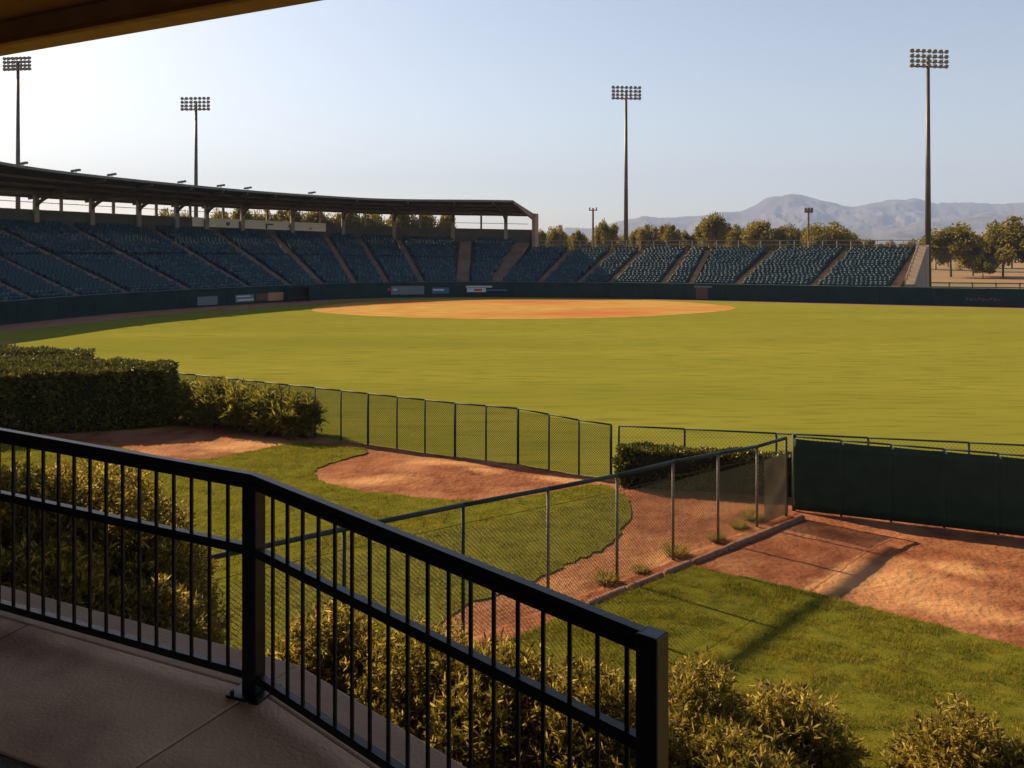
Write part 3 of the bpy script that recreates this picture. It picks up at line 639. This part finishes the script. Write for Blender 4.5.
# rear wall, columns, roof
def strip_u(name, m, fn_pts, u0=0, u1=6, n=120, solid=0.0, parent=gs):
    b = MB(); vs = []; k = None
    for i in range(n+1):
        pts = fn_pts(u0+(u1-u0)*i/n); k = len(pts); vs += pts
    b.add(vs, [(i*k+j,(i+1)*k+j,(i+1)*k+(j+1)%k,i*k+(j+1)%k) for i in range(n) for j in range(k)] + [tuple(range(k)), tuple(range(n*k,n*k+k))[::-1]])
    return b.build(name, m, parent)
strip_u('rear_wall', M['rearwall'], lambda u: [(*gp(u,1,e).xy, gzt(u)+z) for e, z in ((.02,-8),(.02,2.15),(.3,2.15),(.3,-8))], 0, 6.22)
wb = strip_u('white_board', M['white'], lambda u: [(*gp(u,1,e).xy, gzt(u)+z) for e, z in ((-.12,.9),(-.12,2.2),(-.04,2.2),(-.04,.9))], 3.02, 4.03, 24)
for u_, wq, hq, dz in ((3.25,.5,.5,.95),(3.33,.25,.9,.9),(3.55,.9,.22,1.15),(3.52,.25,.8,.85),(3.70,.35,.25,1.0),(3.88,.3,.2,.8)):
    p = gp(u_,1,-.16); q = gp(u_+.02,1,-.16); b = MB(); b.box((p.x,p.y,gzt(u_)+dz+.5),(wq,.06,hq),math.atan2((q-p).y,(q-p).x)); b.build('board_mark', M['banner_blue'], wb)
def zrear(u): return 13.75-1.95*u/6
ZF_ = [16.9,15.9,14.95,14.2,13.72,13.45,13.3,13.2]
def zfront(u): return float(spl(ZF_, max(0.0,u)))
RW = 14.5                                  # roof depth
def rp(u, e): return gp(u,1,e)
def rf(u, s): # s 0 rear .. 1 front on roof underside
    p = rp(u,1.2-RW*s); return Vector((p.x,p.y,zrear(u)+(zfront(u)-zrear(u))*s))
def roof_pts(u):
    r0, r1 = rf(u,0), rf(u,1); return [tuple(r0),tuple(r1),(r1.x,r1.y,r1.z+.12),(r0.x,r0.y,r0.z+.12)]
roof = strip_u('roof', M['roofmetal'], roof_pts, 0, 6.28)
def fas_pts(u):
    r1 = rf(u,1); r2 = rf(u,1.012); return [(r1.x,r1.y,r1.z-.14),(r2.x,r2.y,r2.z-.14),(r2.x,r2.y,r2.z+.15),(r1.x,r1.y,r1.z+.15)]
strip_u('fascia', M['fascia'], fas_pts, 0, 6.28, parent=roof)
for s_ in (.04,.28,.52,.76): strip_u('purlin', M['truss'], lambda u, s_=s_: [(*(rf(u,s_+a).xy), rf(u,s_).z+z) for a, z in ((0,-.02),(.012,-.02),(.012,-.30),(0,-.30))], 0, 6.26, parent=roof)
cpx = [35,91,138,176,206,242,292,343,394,453,506]
def u_at_px(px, v=1.0, e=-.3):
    lo, hi = 0., 6.2
    for _ in range(40):
        m_ = (lo+hi)/2; p = gp(m_,v,e)
        if CX+p.x/p.y*F_PX < px: lo = m_
        else: hi = m_
    return lo
cols_u = [.2,.7,1.15,1.55]+[u_at_px(x) for x in cpx]
for k, u in enumerate(cols_u):
    p = gp(u,1,-.5); big = True
    q = gp(u+.02,1,-.5); a = math.atan2((q-p).y,(q-p).x); b = MB(); z1 = zrear(u)+.1
    b.box((p.x,p.y,(gzt(u)-.3+z1)/2),(.55,.5,z1-gzt(u)+.3),a); b.build('column', M['steel'], gs)
    b = MB(); prev = None
    for j in range(7):
        t = j/6; ang = t*math.pi/2; e = -.5-5.5*(1-math.cos(ang)); s_ = (1.2-e)/RW
        zz = (z1-1.6)+ (rf(u,s_).z-.32-(z1-1.6))*math.sin(ang); c = gp(u,1,e); c = Vector((c.x,c.y,zz))
        if prev is not None: b.beam(prev,c,.3,.32)
        prev = c
    b.build('roof_bracket', M['truss'], gs)
    b = MB(); a0, a1 = rf(u,.02), rf(u,.99); b.beam(a0-Vector((0,0,.32)),a1-Vector((0,0,.25)),.25,.35); b.build('rafter', M['truss'], roof)
for k in range(len(cols_u)-1):
    for t in (.5,):
        u = cols_u[k]*(1-t)+cols_u[k+1]*t; p = gp(u,1,.1); q = gp(u+.02,1,.1); b = MB()
        b.box((p.x,p.y,(gzt(u)+zrear(u))/2+1.0),(.3,.3,zrear(u)-gzt(u)-2.0),math.atan2((q-p).y,(q-p).x)); b.build('mullion_post', M['steel'], gs)
strip_u('rear_railing', M['steel'], lambda u: [(*gp(u,1,e).xy, gzt(u)+z) for e, z in ((.1,3.0),(.1,3.08),(.18,3.08),(.18,3.0))])
# end wall of the grandstand
e0, e1 = gp(6.2,1,-1.2), gp(6.2,1,1.3); b = MB()
b.prism([tuple(e0.xy),tuple((e0+Vector((.5,0,0))).xy),tuple((e1+Vector((.5,0,0))).xy),tuple(e1.xy)], 12.0, 0)
b.build('end_pillar', M['endwall'], gs)
b = MB(); a0, a1 = rf(6.26,.02), rf(6.26,.97)
b.add([(a0.x,a0.y,a0.z-.9),(a0.x,a0.y,a0.z),(a1.x,a1.y,a1.z),(a1.x,a1.y,a1.z-.3),(a0.x+.3,a0.y,a0.z-.9),(a0.x+.3,a0.y,a0.z),(a1.x+.3,a1.y,a1.z),(a1.x+.3,a1.y,a1.z-.3)],[(0,1,2,3),(7,6,5,4),(0,3,7,4),(3,2,6,7),(2,1,5,6),(1,0,4,5)])
b.build('end_gable', M['endwall'], gs)

# ------------------------------------------------------------------ open bleachers
BP = [498,538,578,609,662,690,735,812,893]; TPX = [530,572,615,644,690,709,775,848,919]
bs = empty('bleachers', (25,118,0), 'open bleachers of blue seats without a roof right of the grandstand', 'bleachers')
def fdep(px): return float(np.interp(px,[474,600,684,1024],[114.3,112,109,94.9]))+.7
NB = 19; ZB0, ZB1 = 1.6, 5.95
def bp(u, v, ext=0.0):                     # u in px-of-front units
    f = fdep(u); t = f+14.5; a = Vector(((u-CX)*f/F_PX, f, 0)); ut = float(np.interp(u,BP,TPX)); c = Vector(((ut-CX)*t/F_PX, t, 0)); e = c-a
    return a+e*(v+ext/e.length)
def bz(v): return ZB0+(ZB1-ZB0)*min(1,v*NB/(NB-1))
uu = [498+i*(905-498)/100 for i in range(101)]
b = MB()
for r_ in range(NB):
    v0, v1 = r_/NB, (r_+1)/NB; zz = ZB0+(ZB1-ZB0)*r_/(NB-1); zp = ZB0+(ZB1-ZB0)*(r_-1)/(NB-1) if r_ else 0; vs = []
    for u in uu:
        p0, p1 = bp(u,v0), bp(u,v1); vs += [(p0.x,p0.y,zp),(p0.x,p0.y,zz),(p1.x,p1.y,zz)]
    b.add(vs,[f for i in range(100) for f in ((3*i,3*i+3,3*i+4,3*i+1),(3*i+1,3*i+4,3*i+5,3*i+2))])
b.build('seating_tier', M['tier'], bs)
for a_ in BP[1:]: stairs(bs, lambda v: bp(a_,v), bz, NB, 'aisle_stairs', 1.0 if a_ not in (690,) else .7)
def ustrip(name, m, prof, u0=503, u1=905, n=60):
    b = MB(); vs = []
    for i in range(n+1):
        u = u0+(u1-u0)*i/n; vs += [(*bp(u,1,e).xy, z) for e, z in prof]
    k = len(prof); b.add(vs,[(i*k+j,(i+1)*k+j,(i+1)*k+(j+1)%k,i*k+(j+1)%k) for i in range(n) for j in range(k)]+[tuple(range(k)),tuple(range(n*k,n*k+k))[::-1]])
    return b.build(name, m, bs)
ustrip('rear_wall', M['endwall'], ((.1,0),(.1,6.2),(.3,6.2),(.3,0)))
for z in (7.0,7.6): ustrip('rear_rail', M['steel'], ((.15,z),(.15,z+.09),(.24,z+.09),(.24,z)))
for i in range(27):
    u = 515+i*15; p = bp(u,1,.2); b = MB(); b.box((p.x,p.y,7.05),(.1,.1,1.15)); b.build('rail_post', M['steel'], bs)
# end wall with handrail
b = MB(); a0, a1 = bp(905,0,-.3), bp(905,1,.2)
th = Vector((1.5,.3,0))
b.add([(a0.x,a0.y,0),(a1.x,a1.y,0),(a1.x,a1.y,7.0),(a0.x,a0.y,2.35),((a0+th).x,(a0+th).y,0),((a1+th).x,(a1+th).y,0),((a1+th).x,(a1+th).y,7.0),((a0+th).x,(a0+th).y,2.35)],[(0,1,2,3)[::-1],(4,5,6,7),(0,1,5,4),(1,2,6,5),(2,3,7,6),(3,0,4,7)])
b.build('end_wall', M['endwall'], bs)
b = MB(); c0, c1 = Vector((a0.x+.1,a0.y,3.1)), Vector((a1.x+.1,a1.y,7.75)); b.beam(c0,c1,.1,.12); b.beam(c0-Vector((0,0,.4)),c1-Vector((0,0,.4)),.06,.08)
for k in range(11): t = k/10; q = c0.lerp(c1,t); b.beam(q-Vector((0,0,.8)),q,.1,.1)
b.build('end_railing', M['galv'], bs)

# ------------------------------------------------------------------ seats
sb = MB(); sb.box((0,.02,.42),(.46,.42,.05)); sb.box((0,.25,.62),(.46,.06,.34)); sb.box((0,.10,.2),(.20,.08,.40))
SV = np.array(sb.v); SFc = np.array(sb.f)
spots = []
def fill_row(P0, P1u, us_range, z_of, skip, step=.56):
    pass
def row_points(fn, u0, u1, n, step):
    stag = random.random()*step
    pts = [(u0+(u1-u0)*i/n, fn(u0+(u1-u0)*i/n)) for i in range(n+1)]; out = []; acc = stag
    for (ua, a), (ub, c) in zip(pts[:-1], pts[1:]):
        L = (c-a).length; dirv = (c-a)/L; t = acc
        while t < L: out.append((ua+(ub-ua)*t/L, a+dirv*t, dirv)); t += step
        acc = t-L
    return out
for r_ in range(N):
    if r_ == CROSS: continue
    v = (r_+.55)/N
    for u, p, d in row_points(lambda u: gp(u,v), .35, 5.99, 150, .53):
        if any(abs(u-a_)*(spl(Fa,u+.05)-spl(Fa,u-.05)).length*10*(1+.25*v) < (.58 if a_ != 5.5 else 1.0) for a_ in AIS): continue
        spots.append((p.x,p.y,Z0+(gzt(u)-Z0)*(r_/(N-1)),math.atan2(d.y,d.x)))
for r_ in range(NB):
    v = (r_+.55)/NB
    for u, p, d in row_points(lambda u: bp(u,v), 501, 897, 120, .53):
        if any(abs(u-a_)*fdep(u)/F_PX < .62 for a_ in BP[1:]): continue
        spots.append((p.x,p.y,ZB0+(ZB1-ZB0)*r_/(NB-1),math.atan2(d.y,d.x)))
SP = np.array(spots); vis = (np.abs(SP[:,0]/SP[:,1]*F_PX) < 509) & (SP[:,2] > 2.0)
dist = np.where(vis, np.hypot(SP[:,0],SP[:,1]), 1e9); order = np.argsort(dist); near = set(order[:300].tolist())
rest = np.array([s for i, s in enumerate(spots) if i not in near])
cs, sn = np.cos(rest[:,3])[:,None], np.sin(rest[:,3])[:,None]
jr = RNG.uniform(.94,1.06,(len(rest),1))
VX = rest[:,0:1]+SV[None,:,0]*cs-SV[None,:,1]*sn; VY = rest[:,1:2]+SV[None,:,0]*sn+SV[None,:,1]*cs; VZ = rest[:,2:3]+SV[None,:,2]*jr
V = np.stack([VX,VY,VZ],-1).reshape(-1,3); Fq = (SFc[None]+(np.arange(len(rest))*len(SV))[:,None,None]).reshape(-1,4)
me = bpy.data.meshes.new('stadium_seats'); me.vertices.add(len(V)); me.vertices.foreach_set('co', V.astype(np.float32).ravel())
me.loops.add(Fq.size); me.loops.foreach_set('vertex_index', Fq.ravel().astype(np.int32)); me.polygons.add(len(Fq))
me.polygons.foreach_set('loop_start', np.arange(len(Fq),dtype=np.int32)*4); me.polygons.foreach_set('loop_total', np.full(len(Fq),4,dtype=np.int32)); me.update(); me.validate()
tag(link('stadium_seats', me, M['seat']), kind='stuff')
seat0 = None
for i in order[:300]:
    if seat0 is None: o = seat0 = sb.build('stadium_seat', M['seat'])
    else: o = seat0.copy(); COL.objects.link(o)
    x, y, z, a = spots[i]; o.location = (x,y,z); o.rotation_euler.z = a
    tag(o, 'dark blue plastic seat in the lower rows of the grandstand at the far left', 'seat', 'nearest seats of the grandstand')

# ------------------------------------------------------------------ padded field wall
fw = empty('field_wall', (WALL[20].x,WALL[20].y,0), 'dark green padded wall running round the field below the seats', 'wall')
WH = 2.02
for i in range(0, len(WALL)-1, 3):
    pts = WALL[i:i+4]; nn = NW[i:i+4]
    if len(pts) < 2: break
    b = MB(); k = len(pts); front = [p+n_*.02 for p, n_ in zip(pts,nn)]; backp = [p-n_*.35 for p, n_ in zip(pts,nn)]
    front[0] = front[0].lerp(front[1],.006); front[-1] = front[-1].lerp(front[-2],.006)
    poly = [(p.x,p.y) for p in front]+[(p.x,p.y) for p in reversed(backp)]
    b.prism(poly, WH-.02*(i%2), 0); b.build('wall_pad', M['pad'], fw, bevel=.05)
b = MB(); vs = []
for p, n_ in zip(WALL,NW):
    for e, z in ((.06,WH+.005),(.06,WH+.075),(-.4,WH+.075),(-.4,WH+.005)): vs.append((p.x+n_.x*e,p.y+n_.y*e,z))
b.add(vs,[(i*4+j,(i+1)*4+j,(i+1)*4+(j+1)%4,i*4+(j+1)%4) for i in range(len(WALL)-1) for j in range(4)]); b.build('wall_cap', M['padcap'], fw)
def wall_at(px):
    for i in range(len(WALL)-1):
        a, c = WALL[i], WALL[i+1]; pa, pc = CX+a.x/a.y*F_PX, CX+c.x/c.y*F_PX
        if a.y > 60 and pa <= px <= pc: t = (px-pa)/(pc-pa); return a.lerp(c,t), NW[i]
def banner(x0, x1, y0, y1, m, out=.045, parent=None, name='banner'):
    a, na = wall_at(x0); c, nc = wall_at(x1); n_ = ((na+nc)/2).normalized(); d = (a.y+c.y)/2
    z1, z0 = H-(y0-HY)*d/F_PX, max(.1,H-(y1-HY)*d/F_PX); a, c = a+n_*(out+.06), c+n_*(out+.06); b = MB()
    b.prism([tuple((a).xy),tuple((c).xy),tuple((c-n_*.1).xy),tuple((a-n_*.1).xy)], z1, z0); return b.build(name, m, parent or fw)
bn = banner(391,424,286,294.5,M['banner_grey']); banner(393,402,288.6,290.4,M['banner_white'],.07,bn,'banner_mark'); banner(401,406,287.4,290,M['banner_tan'],.08,bn,'banner_mark'); banner(387.5,390.5,288.4,290.5,M['banner_red'],.05)
bn = banner(432,449,287.5,293.5,M['banner_blue']); banner(433,444,289,290.6,M['banner_white'],.07,bn,'banner_mark')
bn = banner(466,492,285.8,287.4,M['banner_white']); bn = banner(467,486,288,292,M['banner_white']); banner(474,482,288.8,291,M['banner_red'],.07,bn,'banner_mark'); banner(486.6,507,289.4,291,M['banner_blue'])
bn = banner(235,253.5,294.6,302,M['banner_grey']); banner(236,250,295.6,297,M['banner_white'],.07,bn,'banner_mark'); banner(237,253,299,300.6,M['banner_white'],.07,bn,'banner_mark')
banner(256,267,293.6,300.4,M['banner_brown']); banner(267.6,283,292.4,300.4,M['banner_tan']); banner(197,217,296.4,305,M['banner_grey']); banner(184,195,297.6,306,M['pad'])
banner(696,708,288,299,M['banner_brown']); banner(694,712,285.8,287.6,M['banner_grey'])
for k in range(9): banner(966+k*4,968.6+k*4,297.6+(k%3)*.7,299.8+((k*2)%3)*.6,M['banner_brown'],.03)
# dugout opening
a, na = wall_at(284); c, nc = wall_at(305); n_ = (na+nc).normalized(); ax = (c-a).normalized()
dgo = empty('dugout', ((a+c)/2).to_tuple(), 'small black dugout opening in the padded wall beside the tan panel', 'dugout')
def dbox(s0,s1,e0,e1,z0,z1,name,m):
    L = (c-a).length; b = MB(); P = lambda s,e: tuple((a+ax*L*s+n_*e).xy); b.prism([P(s0,e1),P(s1,e1),P(s1,e0),P(s0,e0)],z1,z0); b.build(name,m,dgo)
dbox(0,1,.09,1.1,1.75,1.95,'roof',M['pad']); dbox(0,.04,.09,1.1,.0,1.745,'side_wall',M['pad']); dbox(.96,1,.09,1.1,0,1.745,'side_wall',M['pad']); dbox(.042,.958,.09,.2,0,1.745,'rear_wall',M['black']); dbox(.1,.9,.35,.7,.42,.48,'bench',M['tier'])

# ------------------------------------------------------------------ floodlight poles
def light_pole(px, ytop, wpx, d, rz, label):
    x = (px-CX)*d/F_PX; zt = H-(ytop-HY)*d/F_PX; wd = wpx*d/F_PX; hh = wd*.50
    root = empty('floodlight_pole', (x,d,0), label, 'floodlight pole', 'tall floodlight poles round the field')
    b = MB(); b.tube((x,d,0),(x,d,zt-hh*.35),.46,.22,12); b.build('pole', M['pole'], root, True)
    b = MB(); cr, sr = math.cos(rz), math.sin(rz); W = lambda u, v, z: Vector((x+u*cr-v*sr, d+u*sr+v*cr, z))
    rows = [zt-hh*.12, zt-hh*.38, zt-hh*.63, zt-hh*.86]
    for k, zr in enumerate(rows): b.beam(W(-wd*.49,0,zr-.22),W(wd*.49,0,zr-.22),.10 if k < 3 else .35,.10 if k < 3 else .16)
    for u in (-.4,-.14,.14,.4): b.beam(W(wd*u,.02,rows[3]-.2),W(wd*u,.02,rows[0]-.1),.08,.08)
    b.build('crossarm_frame', M['pole'], root)
    for zr in rows:
        for j in range(7):
            u = (j/6-.5)*wd*.93; b = MB(); c0 = W(u,.12,zr); c1 = W(u,-.36,zr-.20); b.tube(c0,c1,.13,.31,9); lo = b.build('floodlight', M['lamp'], root, True)
            b = MB(); b.tube(c1+Vector((0,0,0)),c1+(c1-c0).normalized()*.03,.28,.28,9); b.build('lens', M['glass'], lo)
light_pole(928,48,40,119,R(8),'tallest floodlight pole with four lamp rows at the right bleacher end')
light_pole(626,85,29,152,R(6),'floodlight pole standing behind the middle of the bleachers')
light_pole(196,96,29,156,R(-4),'floodlight pole rising over the middle of the grandstand roof')
light_pole(18,56,29,142,R(-8),'floodlight pole at far left tucked under the overhanging roof')
def small_pole(px, ytop, d, label, lamp):
    x = (px-CX)*d/F_PX; zt = H-(ytop-HY)*d/F_PX; root = empty('utility_pole', (x,d,0), label, 'utility pole')
    b = MB(); b.tube((x,d,0),(x,d,zt),.30,.2,8); b.build('pole', M['bark'], root)
    b = MB(); b.beam((x-.95,d,zt-.5),(x+.95,d,zt-.5),.2,.2); b.build('crossarm', M['bark'], root)
    for k in ((-.75,.75) if not lamp else (-.7,0,.7)):
        b = MB(); b.tube((x+k,d-.1,zt-.4),(x+k,d-.1,zt+(.15 if not lamp else .5)),.16 if not lamp else .34,.12 if not lamp else .3,8); b.build('insulator' if not lamp else 'lamp_head', M['lamp'], root)
small_pole(593,208,190,'wooden utility pole behind the bleachers near the grandstand end',False)
small_pole(808.5,210,190,'short lamp pole among the trees behind the bleachers',True)
RLL = ['leftmost, below the far left pole','second from the left, over the first bays','third from the left','fourth from the left, before the tall pole','fifth, just right of the tall pole','sixth from the left','last, far along the roof']
for k, px in enumerate((23,76,112,182,221,248,312)):
    lo_, hi_ = 0., 6.
    for _ in range(40):
        m_ = (lo_+hi_)/2; p = rf(m_,.97)
        if p.y < 5 or CX+p.x/p.y*F_PX < px: lo_ = m_
        else: hi_ = m_
    p = rf(lo_,.97)+Vector((0,0,.1)); root = empty('roof_floodlight', p, 'small floodlight on grandstand roof edge, '+RLL[k], 'floodlight', 'small floodlights on the grandstand roof')
    b = MB(); b.tube(p-Vector((0,0,.05)),p+Vector((0,0,.35)),.05,n=6); b.build('bracket', M['pole'], root)
    b = MB(); b.beam(p+Vector((-.5,0,.36)),p+Vector((.5,-.1,.5)),.35,.22); b.build('lamp_head', M['lamp'], root)

# ------------------------------------------------------------------ far fence and ground at right
ff = empty('board_fence', (62,128,0), 'weathered rail fence on the dry ground behind the right wall', 'fence')
for k in range(14):
    x = 58+k*3.0; b = MB(); b.box((x,126-.25*(x-58),.8),(.18,.18,1.6)); b.build('post', M['bark'], ff)
b = MB(); b.beam((58,126,1.45),(97,116.2,1.45),.08,.16); b.build('rail', M['bark'], ff)
b = MB(); b.beam((58,126,.85),(97,116.2,.85),.08,.16); b.build('rail', M['bark'], ff)

# ------------------------------------------------------------------ mountains and haze
skx = [200,420,500,540,566,593,618,646,665,690,715,740,765,790,809,830,857,873,896,916,936,955,976,1003,1024,1080,1150,1250,1400]
sky_ = [244,244,243,237,228,228,221,215,218,216,213,211,199,192.5,197,200,205,201,197.5,198,203,202,202.5,204,201.5,200,206,215,235]
def mountain(y0, y1, px0, px1, skl, seed, name):
    t = np.linspace(0,1.35,136); px = np.linspace(px0,px1,900); T, PX = np.meshgrid(t, px, indexing='ij')
    D = y0+(y1-y0)*T; XX = (PX-CX)/F_PX*y1*(.75+.25*np.minimum(T,1)) if False else (PX-CX)/F_PX*D
    top = (HY-np.interp(PX[0],skx,skl)+2.2*(fbm(PX[0]/14,PX[0]*0+seed,4,seed)-.5))*y1/F_PX + H
    base = np.where(T <= 1, T**1.25, np.maximum(0,1-(T-1)*1.6))
    rid = 1-np.abs(2*fbm(XX/420,D/700,5,seed)-1)*1.6; det = 1-np.abs(2*fbm(XX/110,D/240,6,seed+9)-1)*1.7
    Z = top[None,:]*base*(1-.75*(1-rid)*np.clip(1.04-T,0,.5)*2.0*np.clip(T*3,0,1)) + (det-.5)*top[None,:]*.27*np.clip(T*2,0,1)*np.clip(1.05-T,.10,1)
    return struct(grid(name, XX, D, np.maximum(Z-1.0,-3), M['rock'], smooth=True))
mountain(5200,7600,180,1420,sky_,3,'mountains')
skl2 = [245]*8+[240,238,237,236,233,231,232,230,228,229,227,222,221,219,216,214,213,214,219,226,240]
mountain(3600,4900,520,1420,skl2,17,'hills')
b = MB(); b.box((0,5000,410),(17000,9900+600,822.0)); hz = b.build('haze', None); struct(hz,'stuff')
hm = bpy.data.materials.new('haze_air'); hm.use_nodes = True; n = hm.node_tree.nodes; n.remove(n['Principled BSDF'])
pv = n.new('ShaderNodeVolumePrincipled'); pv.inputs['Density'].default_value = 1.15e-4; pv.inputs['Color'].default_value = (.40,.55,1.0,1); pv.inputs['Anisotropy'].default_value = 0.0
hm.node_tree.links.new(pv.outputs[0], n['Material Output'].inputs['Volume']); hz.data.materials.append(hm)
